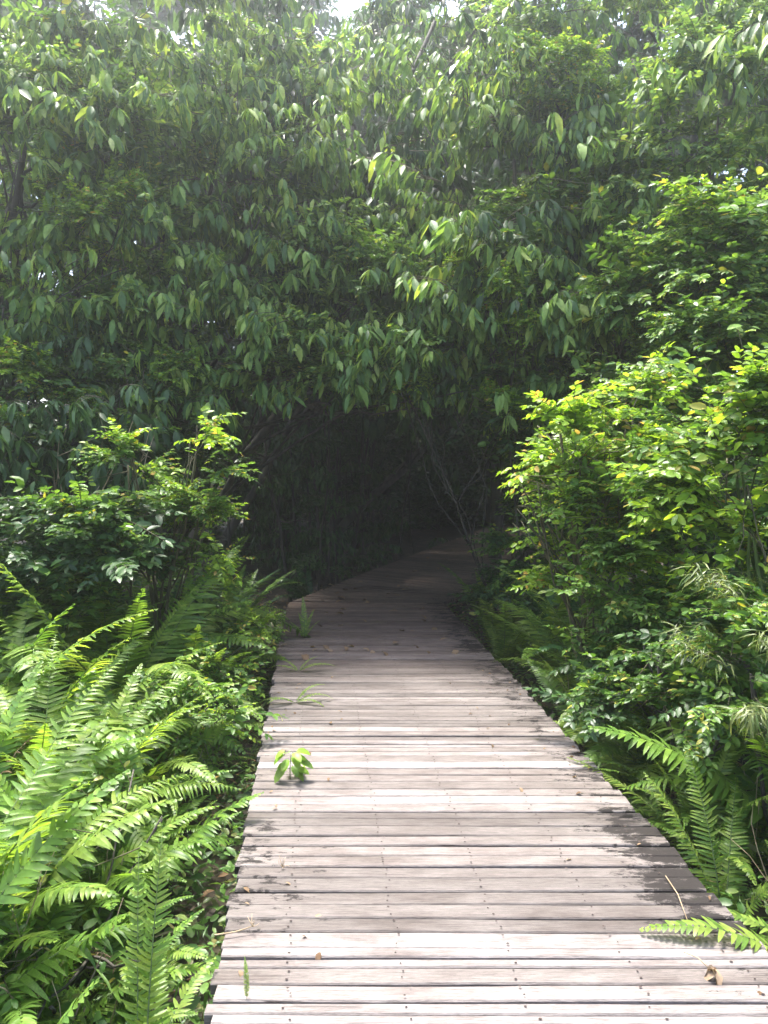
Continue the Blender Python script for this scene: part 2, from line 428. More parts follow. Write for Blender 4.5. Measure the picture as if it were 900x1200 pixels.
def leaf_mesh(name, mat, L_, W_, prof=LANCE, curl=.5, tw=.2, mid=None):
    mb = MB(); mb.add(*leaf_geo(L_, W_, prof, .3, curl, tw, stalk=.012)); tube(mb, [(0, 0, 0), (0, .014, 0)], [.0015, .0012], 3, 1)
    return mb.mesh(name, [mat, M_greenstem])
TWIG = []
for i in range(3):
    mb = MB(); tube(mb, wander(random.Random(i), (0, 0, 0), (0, .45, -.03), 5, .012), [.005, .0045, .004, .003, .0025, .002], 4); TWIG.append(mb.mesh('twig', [M_twig]))
LEAF = {
 'droop': [leaf_mesh('leaf', m, .165 * s_, .050 * s_, LANCE, c, tw) for m, s_, c, tw in ((M_young, .9, .5, .3), (M_young, 1.05, .3, -.2), (M_young, .7, .9, .5), (M_droop, 1.1, .6, .1), (M_droop, .95, .4, -.3))],
 'bright': [leaf_mesh('leaf', m, .07 * s_, .034 * s_, OVAL, c, tw) for m, s_, c, tw in ((M_fernl, 1, .4, .2), (M_bright, 1.1, .2, -.2), (M_fernl, .8, .5, 0), (M_bright, 1.2, .3, .1))],
 'mid': [leaf_mesh('leaf', m, .085 * s_, .042 * s_, OVAL, c, tw) for m, s_, c, tw in ((M_mid, 1, .4, .2), (M_mid, 1.2, .3, -.2), (M_bright, .9, .5, .1))],
}

# ------------------------------------------------------------------ where leaves must not grow
OPEN = [(282, 705), (272, 640), (275, 560), (290, 490), (320, 455), (360, 500), (420, 492), (480, 505), (530, 520), (566, 540), (585, 590), (580, 640), (560, 690), (530, 715)]
def inpoly(x, y, poly):
    c = False; j = len(poly) - 1
    for i in range(len(poly)):
        (xi, yi), (xj, yj) = poly[i], poly[j]
        if (yi > y) != (yj > y) and x < (xj - xi) * (y - yi) / (yj - yi) + xi: c = not c
        j = i
    return c
def blocked(p, r=.25):
    x, y, z = p
    if y < 8.8 and z < (2.3 if y > 6.6 else 4.5) and lx(y) - r * .9 < x < rx(y) + r * .9: return True     # the air over the boardwalk
    if y < 3.2 and abs(x) < 1.1: return True
    if y < 12.5:
        q = project(p)
        if q:
            m = r * F / q[2] * .55
            if any(inpoly(q[0] + dx, q[1] + dy, OPEN) for dx, dy in ((0, 0), (m, 0), (-m, 0), (0, m))): return True
    if y >= 8.3:
        s_ = (Vector((x, y, 0)) - Lb).dot(dvec); l_ = (Vector((x, y, 0)) - Lb).dot(perp)
        if 0 < s_ < 16 and -.25 < l_ < WIDTH + .25 and z < 2.3: return True
    return False

def yaw_tilt(yaw, tilt, s_, p, roll=0):
    return Matrix.Translation(p) @ Matrix.Rotation(yaw, 4, 'Z') @ Matrix.Rotation(tilt, 4, 'X') @ Matrix.Rotation(roll, 4, 'Y') @ Matrix.Scale(s_, 4)

def grow(name, cat, label, base, blobs, seed, kinds, n, leaves=0, leafkind='droop', scale=1.0, trunk_r=.07, lean=(0, 0), group=None, bark=None, stems=1, shell=.35, r_block=.25, clump=9):
    """A tree or shrub. blobs: (centre, (rx, ry, rz), weight)."""
    r = random.Random(seed); base = Vector(base)
    root = empty(name, base, label, cat, group)
    if not any(True for _ in blobs): return root
    top = max((bl[0] for bl in blobs), key=lambda c: c.z)
    woody = bark or M_bark
    # trunk or stems
    for k in range(stems):
        mb = MB(); tgt = top if stems == 1 else blobs[k % len(blobs)][0]
        b0 = Vector((r.uniform(-.12, .12), r.uniform(-.12, .12), -.1)) if stems > 1 else Vector((0, 0, -.1))
        pts = wander(r, b0, tgt - base, 7, (tgt - base).length * .02)
        tube(mb, pts, [trunk_r * (1 - .8 * i / 7) + .004 for i in range(8)], 8 if trunk_r > .03 else 5, 0, r, .08)
        link('trunk' if stems == 1 else 'stem', mb.mesh('trunk', [woody]), root)
        if k == 0: tp = pts
    # limbs
    for c, rad, wt in blobs:
        for k in range(3):
            mb = MB(); e = c - base + Vector([r.uniform(-.7, .7) * rad[i] for i in range(3)])
            h0 = tp[r.randint(2, 5)]
            tube(mb, wander(r, h0, e, 6, e.length * .025), [trunk_r * .42 * (1 - .85 * i / 6) + .003 for i in range(7)], 5, 0, r, .1)
            link('limb', mb.mesh('limb', [woody]), root)
    tot = sum(bl[2] for bl in blobs); meshes = [m for k in kinds for m in SP[k]]
    for c, rad, wt in blobs:
        m = int(n * wt / tot); tries = 0; done = 0; cl = []
        for k in range(max(3, int(m / clump))):
            d = rv(r); d /= np.linalg.norm(d) + 1e-6
            if d[1] > 0 and r.random() < .4: d[1] = -d[1]
            cl.append((d, r.random() ** shell))
        while done < m and tries < m * 4:
            tries += 1
            if r.random() < .8:
                d, rr = r.choice(cl); d = d * rr + rv(r, 1) * .26 * np.array((1, 1, .7)); rr = np.linalg.norm(d); d = d / (rr + 1e-6)
            else:
                d = rv(r); l = np.linalg.norm(d)
                if l > 1 or l < 1e-3: continue
                d /= l; rr = r.random() ** shell
            p = c + Vector((d[0] * rad[0] * rr, d[1] * rad[1] * rr, d[2] * rad[2] * rr))
            if p.z < GZ + .05 or blocked(p, r_block * scale): continue
            yaw = math.atan2(-d[0], d[1]) + r.uniform(-.8, .8)
            link('leafy_branch', r.choice(meshes), root, yaw_tilt(yaw, r.uniform(-.25, .35), scale * r.uniform(.75, 1.25), p - base, r.uniform(-.3, .3)))
            done += 1
        # leaves that can be told apart one by one, on the side turned to the path
        m = int(leaves * wt / tot); done = 0; tries = 0
        while done < m and tries < m * 6:
            tries += 1
            d = rv(r); d[1] = -abs(d[1]) - .2; d /= np.linalg.norm(d)
            p = c + Vector((d[0] * rad[0], d[1] * rad[1], d[2] * rad[2])) + Vector(d) * scale * (r.uniform(.2, .42) if leafkind == 'droop' else r.uniform(.05, .22))
            if blocked(p, .12): continue
            dt = np.array(d) + rv(r, .3); dt /= np.linalg.norm(dt)
            link('twig', r.choice(TWIG), root, mat4(p - base - Vector(dt) * .45 * scale, dt, (0, 0, 1), scale))
            for j in range(r.randint(5, 8) if leafkind == 'droop' else 5):
                a = r.uniform(0, 2 * math.pi)
                if leafkind == 'droop':
                    o_ = np.array((math.sin(a), math.cos(a), 0)) * r.uniform(.25, .7); dd = o_ + np.array((0, 0, -r.uniform(.7, 1.2))); nn = o_ + rv(r, .5) + np.array((0, -.3, .3))
                else:
                    a = math.atan2(d[0], d[1]) + r.uniform(-1.3, 1.3)
                    dd = np.array((math.sin(a), math.cos(a), r.uniform(-.2, .7))); nn = np.array((0, -.5, .8)) + rv(r, .5)
                lm = r.choice(LEAF[leafkind] if r.random() < .75 else LEAF[leafkind][-2:])
                link('leaf', lm, root, mat4(p - base + Vector(rv(r, .035)), dd, nn, r.uniform(.75, 1.2) * (scale if leafkind != 'droop' else 1)))
                done += 1
    return root

def B(px, py, Y, rx_, ry_, rz_, wt=1): return (at(px, py, Y), (rx_, ry_, rz_), wt)

# ------------------------------------------------------------------ trees
LT = 'tree'
grow('tree', LT, 'tree at the far left hung with long drooping pale green leaves', (-4.6, 8.2, GZ),
     [B(60, 330, 8.3, 1.0, .6, .7, 1.2), B(5, 260, 8.4, .8, .5, .9, 1.2), B(50, 60, 7.5, 1.6, 1.0, 1.2, 3), B(30, 230, 7.2, 1.5, .9, 1.1, 3), B(70, 390, 7.0, 1.3, .8, .8, 2)], 101, ['droop', 'droop', 'small'], 295, 230)
grow('tree', LT, 'tree left of the opening with bunches of hanging lance leaves high over the path', (-2.6, 8.6, GZ),
     [B(200, 70, 8.2, 1.4, 1.0, 1.0, 3), B(240, 200, 7.8, 1.3, .9, .9, 3), B(170, 330, 7.4, .8, .8, .8, 1.5), B(300, 300, 7.8, .7, .8, .7, 1.5)], 102, ['droop', 'droop', 'small'], 270, 260, trunk_r=.09)
grow('tree', LT, 'tree overhanging the mouth of the dark opening, hanging leaves just above the gap', (-3.3, 10.4, GZ),
     [B(510, 25, 9.3, 1.1, .6, .8, 1.6), B(390, 70, 8.8, 1.4, 1.0, 1.1, 3), B(420, 220, 8.5, 1.3, .9, 1.0, 3), B(400, 350, 7.9, 1.15, .7, .65, 2.5), B(430, 440, 7.5, .9, .5, .35, 1.5)], 103, ['droop', 'small', 'droopd'], 295, 240, trunk_r=.09)
grow('tree', LT, 'tree right of centre with yellowing drooping leaves in heavy bunches', (1.9, 8.4, GZ),
     [B(600, 80, 7.9, 1.3, 1.0, 1.1, 2.5), B(590, 250, 7.3, .9, .8, .8, 2.5), B(560, 330, 7.1, .7, .6, .5, 1.5), B(640, 370, 7.3, .8, .7, .6, 1.5)], 104, ['droop', 'droop', 'droopd'], 250, 260, trunk_r=.08)
grow('tree', LT, 'tall small-leaved tree filling the upper right beside the pale corner', (4.0, 8.6, GZ),
     [B(740, 70, 7.8, 1.3, 1.0, 1.1, 3), B(760, 230, 7.3, 1.2, .9, 1.0, 3), B(840, 180, 7.0, .8, .8, .9, 2)], 105, ['droop', 'small', 'small'], 280, 180, trunk_r=.08)
grow('tree', LT, 'young bright green tree at the right edge with upright leafy shoots', (3.9, 6.6, GZ),
     [B(870, 320, 6.0, .8, .7, .8, 2), B(790, 350, 6.3, .7, .6, .6, 1.5), B(850, 440, 5.6, .9, .7, .6, 2)], 106, ['pinn', 'mid', 'small'], 220, 120, leafkind='mid', trunk_r=.045)
grow('tree', LT, 'slim tree of dense small leaves framing the right side of the opening', (2.2, 8.9, GZ),
     [B(560, 440, 8.3, .65, .7, .4, 1), B(640, 460, 7.4, .8, .7, .7, 1.5), B(700, 400, 7.2, .7, .7, .6, 1), B(620, 560, 8.2, .45, .8, .9, 1.2)], 107, ['small', 'mid', 'dark'], 230, 90, leafkind='mid', trunk_r=.05)
grow('tree', LT, 'dark broad-leaved tree behind the left shrubs beside the specks of sky', (-3.1, 8.2, GZ),
     [B(80, 470, 7.0, 1.3, .9, .8, 2), B(30, 560, 6.6, 1.0, .9, .9, 2), B(210, 500, 8.0, .6, .6, .6, 1)], 108, ['dark', 'mid', 'droopd'], 230, 60, leafkind='mid', trunk_r=.06)
grow('tree', LT, 'bushy small-leaved tree whose leaves hang just over the top of the dark opening', (-2.9, 9.2, GZ),
     [B(370, 420, 7.3, .6, .45, .4, 2), B(480, 430, 7.2, .7, .45, .4, 2.2), B(340, 340, 7.6, .7, .5, .5, 1.5), B(470, 340, 7.6, .9, .5, .5, 1.7), B(540, 450, 7.0, .4, .4, .35, 1)], 109, ['small', 'droop', 'mid'], 290, 200, trunk_r=.05, r_block=.17)
grow('tree', LT, 'feathery light green tree above the sunlit bush on the right', (3.0, 7.4, GZ),
     [B(680, 310, 7.0, .9, .6, .8, 2), B(760, 420, 6.4, .8, .6, .6, 1.5), B(640, 200, 7.6, .8, .6, .8, 1)], 110, ['pinn', 'mid', 'droop'], 220, 150, leafkind='mid', trunk_r=.05)
grow('tree', LT, 'leafy tree with finer foliage between the two left trees', (-3.3, 7.9, GZ),
     [B(130, 200, 7.4, .9, .6, .9, 1), B(150, 400, 7.3, .9, .6, .7, 1), B(120, 80, 8.0, .9, .6, .7, 1)], 111, ['small', 'pinn', 'droop'], 220, 120, trunk_r=.05)
BACK = [(-9, 9.5), (-6.2, 11), (-3.6, 13), (-.9, 14.5), (1.9, 12.5), (4.6, 11.5), (7.4, 10.5), (9.4, 9)]
blab = ['outermost left tree of the dark wood behind the hanging leaves', 'dark background tree in the upper left of the wood', 'dark background tree behind the left side of the opening',
        'dark background tree rising behind the middle of the opening', 'dark background tree over the right part of the tunnel', 'dark background tree behind the yellowing hanging bunches',
        'dark background tree behind the tall small-leaved tree', 'outermost right tree of the dark wood behind the bright shoots']
for i, (x, y) in enumerate(BACK):
    r = random.Random(200 + i)
    bl = [(Vector((x + r.uniform(-.5, .5), y + r.uniform(-.6, .6), z)), (2.1, 1.6, 1.5), 1) for z in (2.6, 4.6, 6.6, 8.6)]
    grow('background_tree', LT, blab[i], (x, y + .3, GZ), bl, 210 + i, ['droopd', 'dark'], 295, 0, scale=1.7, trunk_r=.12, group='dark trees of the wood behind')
FAR = [(-11, 17), (-7, 19), (-3.4, 19), (0, 20), (3.2, 22.5), (6.4, 21.5), (9, 18), (12.5, 16), (-14, 14), (16, 15), (-9, 24), (-4.5, 25), (0, 26), (4.5, 27), (9, 25), (-18, 20), (19, 22)]
for i, (x, y) in enumerate(FAR):
    r = random.Random(300 + i)
    bl = [(Vector((x + r.uniform(-.5, .5), y + r.uniform(-.6, .6), z)), (2.9, 2.0, 2.0), 1) for z in (1.0, 3.6, 6.6, 9.8, 12.6)]
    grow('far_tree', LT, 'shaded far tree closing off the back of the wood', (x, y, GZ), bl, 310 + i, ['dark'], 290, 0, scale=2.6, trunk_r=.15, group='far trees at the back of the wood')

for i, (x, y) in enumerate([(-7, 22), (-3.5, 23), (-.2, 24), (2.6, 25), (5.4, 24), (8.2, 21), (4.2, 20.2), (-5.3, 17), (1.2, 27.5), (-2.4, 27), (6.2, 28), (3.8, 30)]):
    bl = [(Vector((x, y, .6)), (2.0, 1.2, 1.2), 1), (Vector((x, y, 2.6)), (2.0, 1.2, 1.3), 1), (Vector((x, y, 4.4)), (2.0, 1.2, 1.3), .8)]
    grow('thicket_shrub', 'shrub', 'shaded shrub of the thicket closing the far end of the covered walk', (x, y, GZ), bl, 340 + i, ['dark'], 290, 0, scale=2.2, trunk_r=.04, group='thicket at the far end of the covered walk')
VN = 'vine'
grow('climbing_vine', VN, 'climber with tiny bright leaves hanging among the yellowing bunches right of centre', (1.6, 7.6, GZ), [B(590, 330, 6.6, .3, .2, .25, 1), B(560, 300, 6.7, .2, .2, .2, .6), B(600, 380, 6.5, .15, .15, .2, .4)], 901, ['bright'], 55, 70, leafkind='bright', scale=.55, trunk_r=.012)
grow('climbing_vine', VN, 'bright climber over the right end of the opening', (1.4, 7.9, GZ), [B(520, 460, 6.9, .35, .2, .12, 1), B(580, 480, 6.8, .3, .2, .15, 1), B(470, 450, 6.9, .2, .2, .1, .5)], 902, ['bright', 'mid'], 60, 70, leafkind='bright', scale=.6, trunk_r=.012)
grow('climbing_vine', VN, 'pale green climber high on the left against the glare', (-4.2, 7.3, GZ), [B(100, 230, 6.6, .45, .2, .25, 1), B(20, 190, 6.6, .3, .2, .3, 1), B(130, 290, 6.7, .2, .2, .35, .7)], 903, ['bright', 'mid'], 60, 60, leafkind='bright', scale=.7, trunk_r=.012)
grow('climbing_vine', VN, 'light climber with upright shoots above the right-hand bushes', (2.6, 6.6, GZ), [B(760, 300, 6.2, .2, .2, .4, 1), B(720, 380, 6.2, .3, .2, .25, 1), B(850, 270, 5.8, .35, .25, .2, 1)], 904, ['bright', 'pinn'], 60, 80, leafkind='bright', scale=.75, trunk_r=.012)
grow('climbing_vine', VN, 'fine-leaved climber high up right of centre', (2.4, 8.2, GZ), [B(680, 110, 7.0, .5, .25, .35, 1), B(640, 80, 7.0, .3, .2, .2, .5)], 905, ['mid', 'bright'], 60, 50, leafkind='mid', scale=.6, trunk_r=.012)
grow('climbing_vine', VN, 'green climber sprays left of the opening above the light shrub', (-2.2, 7.4, GZ), [B(120, 440, 6.4, .5, .2, .25, 1), B(20, 420, 6.3, .35, .2, .25, .7), B(230, 440, 6.8, .2, .2, .15, .4)], 906, ['mid', 'bright'], 60, 60, leafkind='mid', scale=.7, trunk_r=.012)
# canopy over the covered part of the walk, filled out to keep sun off
grow('canopy_tree', LT, 'leaning tree whose leafy crown roofs the covered boardwalk', (-1.6, 12.2, GZ),
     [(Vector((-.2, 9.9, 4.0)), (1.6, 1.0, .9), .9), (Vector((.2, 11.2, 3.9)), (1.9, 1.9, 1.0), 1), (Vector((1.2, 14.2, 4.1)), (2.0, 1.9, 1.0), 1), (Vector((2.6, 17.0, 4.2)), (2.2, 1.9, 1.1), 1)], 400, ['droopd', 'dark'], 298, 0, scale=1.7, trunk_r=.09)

grow('canopy_tree', LT, 'second tree added to keep sun off the covered boardwalk, its crown above the bend', (-3.0, 11.4, GZ),
     [(Vector((1.0, 9.8, 4.6)), (1.5, 1.0, .9), 1), (Vector((.0, 12.4, 5.2)), (1.8, 1.6, 1.0), 1), (Vector((2.2, 12.8, 4.8)), (1.6, 1.6, 1.0), 1)], 401, ['droopd', 'dark'], 290, 0, scale=1.6, trunk_r=.08)  # tree added to stop sun patches on the covered stretch
# slender trunks in the shade
r = random.Random(55)
spots = []
while len(spots) < 26:
    px = r.uniform(255, 575); Y = r.uniform(9.6, 17)
    x = (px - 450) / F * Y
    s_ = (Vector((x, Y, 0)) - Lb).dot(dvec); l_ = (Vector((x, Y, 0)) - Lb).dot(perp)
    if -.35 < l_ < WIDTH + .35: continue
    spots.append((x, Y))
for i, (x, y) in enumerate(spots):
    root = empty('sapling', (x, y, GZ), 'slender bare-stemmed sapling standing in the dark beyond the bend', 'sapling', 'saplings in the dark understorey')
    hgt = r.uniform(2.6, 4.5); rad = r.uniform(.012, .04)
    mb = MB(); pts = wander(r, (0, 0, -.1), (r.uniform(-.5, .5), r.uniform(-.4, .4), hgt), 7, .06)
    tube(mb, pts, [rad * (1 - .6 * k / 7) for k in range(8)], 6, 0, r, .1); link('trunk', mb.mesh('trunk', [M_bark]), root)
    for k in range(4):
        mb = MB(); h0 = pts[r.randint(2, 6)]; e = h0 + np.array((r.uniform(-.7, .7), r.uniform(-.6, .6), r.uniform(.0, .7)))
        tube(mb, wander(r, h0, e, 4, .05), [rad * .4, rad * .35, rad * .3, rad * .2, .002], 4); link('limb', mb.mesh('limb', [M_bark]), root)
    for k in range(14):
        p = Vector((r.uniform(-.6, .6), r.uniform(-.6, .6), r.uniform(.1, hgt)))
        wx, wy = x + p.x, y + p.y
        s_ = (Vector((wx, wy, 0)) - Lb).dot(dvec); l_ = (Vector((wx, wy, 0)) - Lb).dot(perp)
        if s_ > -1 and -.35 < l_ < WIDTH + .35 and p.z < 2.6: continue
        link('leafy_branch', r.choice(SP['dark'] + SP['droopd']), root, yaw_tilt(r.uniform(0, 6.3), r.uniform(-.3, .3), r.uniform(.7, 1.1), p))

# ------------------------------------------------------------------ shrubs
SH = 'shrub'
grow('shrub', SH, 'light green shrub with upright sprigs against the dark, behind the left ferns', (-1.8, 5.7, GZ),
     [B(190, 600, 5.6, .6, .4, .2, 1.8), B(250, 560, 5.3, .16, .2, .3, .8), B(232, 515, 5.3, .07, .1, .22, .25), B(150, 545, 5.4, .3, .3, .16, .9), B(150, 515, 5.3, .06, .1, .2, .2), B(110, 610, 5.6, .35, .3, .25, .7), B(250, 640, 5.8, .35, .35, .4, 1)], 501, ['bright', 'mid'], 75, 150, leafkind='bright', shell=.7, scale=.75, trunk_r=.014, stems=4, bark=M_twig)
grow('shrub', SH, 'dull green shrub at the left edge below the dead twigs', (-3.0, 5.9, GZ),
     [B(30, 640, 5.2, .8, .5, .5, 1), B(100, 640, 5.4, .6, .5, .45, 1)], 502, ['mid', 'dark'], 110, 50, leafkind='mid', trunk_r=.015, stems=3)
grow('shrub', SH, 'leafy tangle spilling down the left bank to the deck beside the last light planks', (-1.7, 5.6, GZ),
     [B(262, 770, 5.0, .26, .6, .2, .6), B(235, 850, 4.2, .28, .5, .3, 1), B(300, 730, 6.6, .25, .8, .35, .8)], 503, ['mid', 'bright', 'pinn'], 75, 80, leafkind='mid', shell=.7, scale=.65, trunk_r=.01, stems=3, r_block=.2)
grow('shrub', SH, 'sunlit yellow-green bush leaning over the right bank, brightest of all the bushes', (1.65, 5.5, GZ),
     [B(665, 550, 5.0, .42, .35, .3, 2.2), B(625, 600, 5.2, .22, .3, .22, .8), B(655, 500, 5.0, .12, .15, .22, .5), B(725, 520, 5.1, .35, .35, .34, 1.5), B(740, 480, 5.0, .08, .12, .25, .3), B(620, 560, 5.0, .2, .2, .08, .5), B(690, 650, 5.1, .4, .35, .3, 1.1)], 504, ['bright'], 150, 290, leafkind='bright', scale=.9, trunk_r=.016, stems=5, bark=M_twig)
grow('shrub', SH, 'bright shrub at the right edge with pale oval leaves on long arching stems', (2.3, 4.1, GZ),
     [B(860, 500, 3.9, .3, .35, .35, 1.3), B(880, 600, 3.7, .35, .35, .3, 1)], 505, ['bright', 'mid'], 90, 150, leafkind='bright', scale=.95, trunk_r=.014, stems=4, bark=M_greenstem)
grow('shrub', SH, 'mid-green bush between the sunlit bush and the right edge', (2.5, 5.2, GZ),
     [B(790, 590, 4.9, .7, .5, .5, 1), B(820, 690, 4.6, .7, .5, .5, 1), B(760, 480, 5.6, .5, .4, .4, .8)], 506, ['mid', 'pinn'], 210, 130, leafkind='mid', scale=.8, trunk_r=.014, stems=4)
grow('shrub', SH, 'low dark green bush with broad leaves beside the right deck edge', (1.75, 4.0, GZ),
     [B(770, 770, 4.1, .35, .35, .4, 1.0), B(850, 810, 3.6, .35, .3, .4, 1.0), B(700, 740, 4.9, .3, .35, .35, .8)], 507, ['mid', 'pinn', 'dark'], 120, 110, leafkind='mid', scale=.72, trunk_r=.012, stems=4, r_block=.2)
grow('shrub', SH, 'olive narrow-leaved bush at the right edge above the dry stalks', (1.95, 3.35, GZ),
     [B(880, 790, 3.1, .3, .35, .32, 1)], 508, ['grassy', 'mid'], 70, 20, leafkind='mid', scale=.6, trunk_r=.01, stems=3)
grow('shrub', SH, 'small dark shrub at the bend on the right, against the tunnel mouth', (1.5, 8.0, GZ),
     [B(610, 650, 7.4, .35, .6, .45, 1), B(590, 690, 7.4, .25, .5, .3, .8)], 509, ['dark', 'mid'], 70, 40, leafkind='mid', scale=.8, trunk_r=.012, stems=3, r_block=.15)
grow('shrub', SH, 'weedy low plant among the near left ferns at the bottom', (-1.25, 2.6, GZ),
     [B(120, 1100, 2.3, .32, .35, .22, 1), B(60, 1180, 2.1, .3, .3, .2, 1), B(190, 960, 2.9, .25, .35, .3, 1)], 510, ['mid'], 60, 50, leafkind='mid', scale=.6, trunk_r=.006, stems=3, r_block=.15)
grow('shrub', SH, 'dark shrub filling the space behind the sunlit bush', (3.0, 7.2, GZ),
     [(Vector((2.6, 7.2, .5)), (1.0, .7, .9), 1), (Vector((4.2, 7.0, .7)), (1.1, .7, 1.1), 1)], 511, ['dark', 'mid'], 130, 0, scale=1.1, trunk_r=.014, stems=3)
grow('shrub', SH, 'dark shrub filling the space behind the right edge bushes', (5.2, 6.4, GZ),
     [(Vector((4.6, 5.9, .5)), (1.1, .7, .9), 1), (Vector((6.2, 6.8, .7)), (1.2, .7, 1.1), 1)], 512, ['dark', 'mid'], 120, 0, scale=1.1, trunk_r=.014, stems=3)
grow('shrub', SH, 'dark shrub behind the dead twigs at the left edge', (-4.3, 7.2, GZ),
     [(Vector((-3.7, 7.1, .5)), (1.1, .6, .9), 1), (Vector((-5.4, 7.2, .7)), (1.2, .7, 1.1), 1), (Vector((-2.5, 7.6, .3)), (.6, .5, .6), .7)], 513, ['dark', 'mid'], 150, 0, scale=1.1, trunk_r=.014, stems=3)
# dead twigs at the left
r = random.Random(77)
dead = empty('dead_shrub', at(95, 640, 5.9), 'leafless grey tangle of dead twigs above the left ferns', 'dead shrub'); base = dead.location
for k in range(12):
    mb = MB(); a = Vector((r.uniform(-.3, .3), r.uniform(-.2, .2), -.3)); e = Vector((r.uniform(-.75, .6), r.uniform(-.3, .2), r.uniform(.3, 1.0)))
    pts = wander(r, a, e, 6, .05); tube(mb, pts, [.009 - .0012 * i for i in range(7)], 5)
    for j in range(3):
        h0 = pts[r.randint(2, 5)]; tube(mb, wander(r, h0, h0 + rv(r, .35), 3, .02), [.004, .003, .0025, .001], 4)
    link('twig', mb.mesh('twig', [M_drystem]), dead)

# ------------------------------------------------------------------ ferns
def frond_curve(bend, n):
    pts = []; y = z = 0.0
    for i in range(n + 1):
        pts.append((y, z)); a = -bend * (i / n) ** 1.3; y += math.cos(a) / n; z += math.sin(a) / n
    return pts
def frond_parts(seed, bend, pairs, pl, pw, bare=.08, sag=.25, gap=.93):
    """Length 1 along +Y. Returns the curve and the leaflets: (position, direction, normal, length)."""
    r = random.Random(seed); c = frond_curve(bend, 24); out_ = []
    for i in range(pairs):
        t = bare + (1 - bare) * (i + .4) / pairs
        k = t * 24; i0 = min(23, int(k)); u = k - i0
        p = np.array((0, c[i0][0] * (1 - u) + c[i0 + 1][0] * u, c[i0][1] * (1 - u) + c[i0 + 1][1] * u))
        d0 = np.array((0, c[i0 + 1][0] - c[i0][0], c[i0 + 1][1] - c[i0][1])); d0 /= np.linalg.norm(d0); nrm = np.cross((1, 0, 0), d0)
        q = (t - bare) / (1 - bare)
        ln = pl * min(1, .55 + q * 2.2) * (1 - max(0, (q - .45) / .55) ** 1.7) + .008
        for sg in (-1, 1):
            if r.random() > gap: continue
            d = np.array((sg, 0, 0)) * .95 + d0 * (.16 + .5 * q) + nrm * (r.uniform(-.12, .12) + .10)
            out_.append((p, d + rv(r, .05), nrm + rv(r, .18), ln * r.uniform(.88, 1.08), sg))
    return c, out_
PIN = ((.06, 1.0), (.45, .85), (.8, .5))
def frond_mesh(seed, mat, bend, pairs=38, pl=.10, pw=.021, curl=.5, rachis=None):
    r = random.Random(seed + 5); c, parts = frond_parts(seed, bend, pairs, pl, pw)
    mb = MB()
    tube(mb, [(0, y, z) for y, z in c[::3]], [.005 - .0005 * i for i in range(len(c[::3]))], 4, 1)
    for p, d, n, ln, sg in parts:
        mb.add(*place(leaf_geo(ln, pw, PIN, .15, curl * r.uniform(.5, 1.5)), p, d, n), 0)
    return mb.mesh('frond', [mat, rachis or M_greenstem])
FR = {}
for key, mat in (('g', M_fern), ('l', M_fernl), ('d', M_fernd)):
    FR[key + 's'] = [frond_mesh(600 + i, mat, .7 + .35 * i, 44, .085, .020) for i in range(4)]        # narrow sword fronds
    FR[key + 'b'] = [frond_mesh(620 + i, mat, .9 + .4 * i, 42, .135, .021, .8) for i in range(4)]      # broad fronds
FR['lt'] = [frond_mesh(650 + i, M_fernl, .8 + .4 * i, 50, .10, .0145, .7) for i in range(4)]
FR['gt'] = [frond_mesh(660 + i, M_fern, .8 + .4 * i, 50, .10, .0145, .7) for i in range(4)]
FR['x'] = [frond_mesh(640 + i, M_dead, 1.8 + .5 * i, 34, .05, .009, 3.0, M_drystem) for i in range(3)]
FE = 'fern'
def fern(label, x, y, seed, kinds, n=11, L_=.9, el=(35, 80), yaws=(0, 360), z=None, dead=0, group=None):
    r = random.Random(seed); root = empty('fern', (x, y, GZ if z is None else z), label, FE, group)
    def put(k):
        for q in range(12):
            yaw = math.radians(r.uniform(*yaws)); e = math.radians(r.uniform(*el)); s_ = L_ * r.uniform(.75, 1.15)
            hx = x - math.sin(yaw) * s_ * .72; hy = y + math.cos(yaw) * s_ * .72
            if not (lx(hy) + .07 < hx < rx(hy) - .1): break
        link('frond' if k != 'x' else 'dead_frond', r.choice(FR[k]), root, yaw_tilt(yaw, e, s_, Vector((r.uniform(-.03, .03), r.uniform(-.03, .03), 0)), r.uniform(-.5, .5)))
    for i in range(n): put(r.choice(kinds))
    for i in range(dead): put('x')
    return root
LP = [M_fern, M_fernl]
PINM = {}
for key, mat in (('g', M_fern), ('l', M_fernl)):
    l_ = []
    for cu in (.5, 1.1, 1.7):
        mb = MB(); mb.add(*leaf_geo(1, .155, ((.04, .9), (.25, 1.0), (.55, .8), (.82, .45)), .2, cu)); l_.append(mb.mesh('leaflet', [mat]))
    PINM[key] = l_
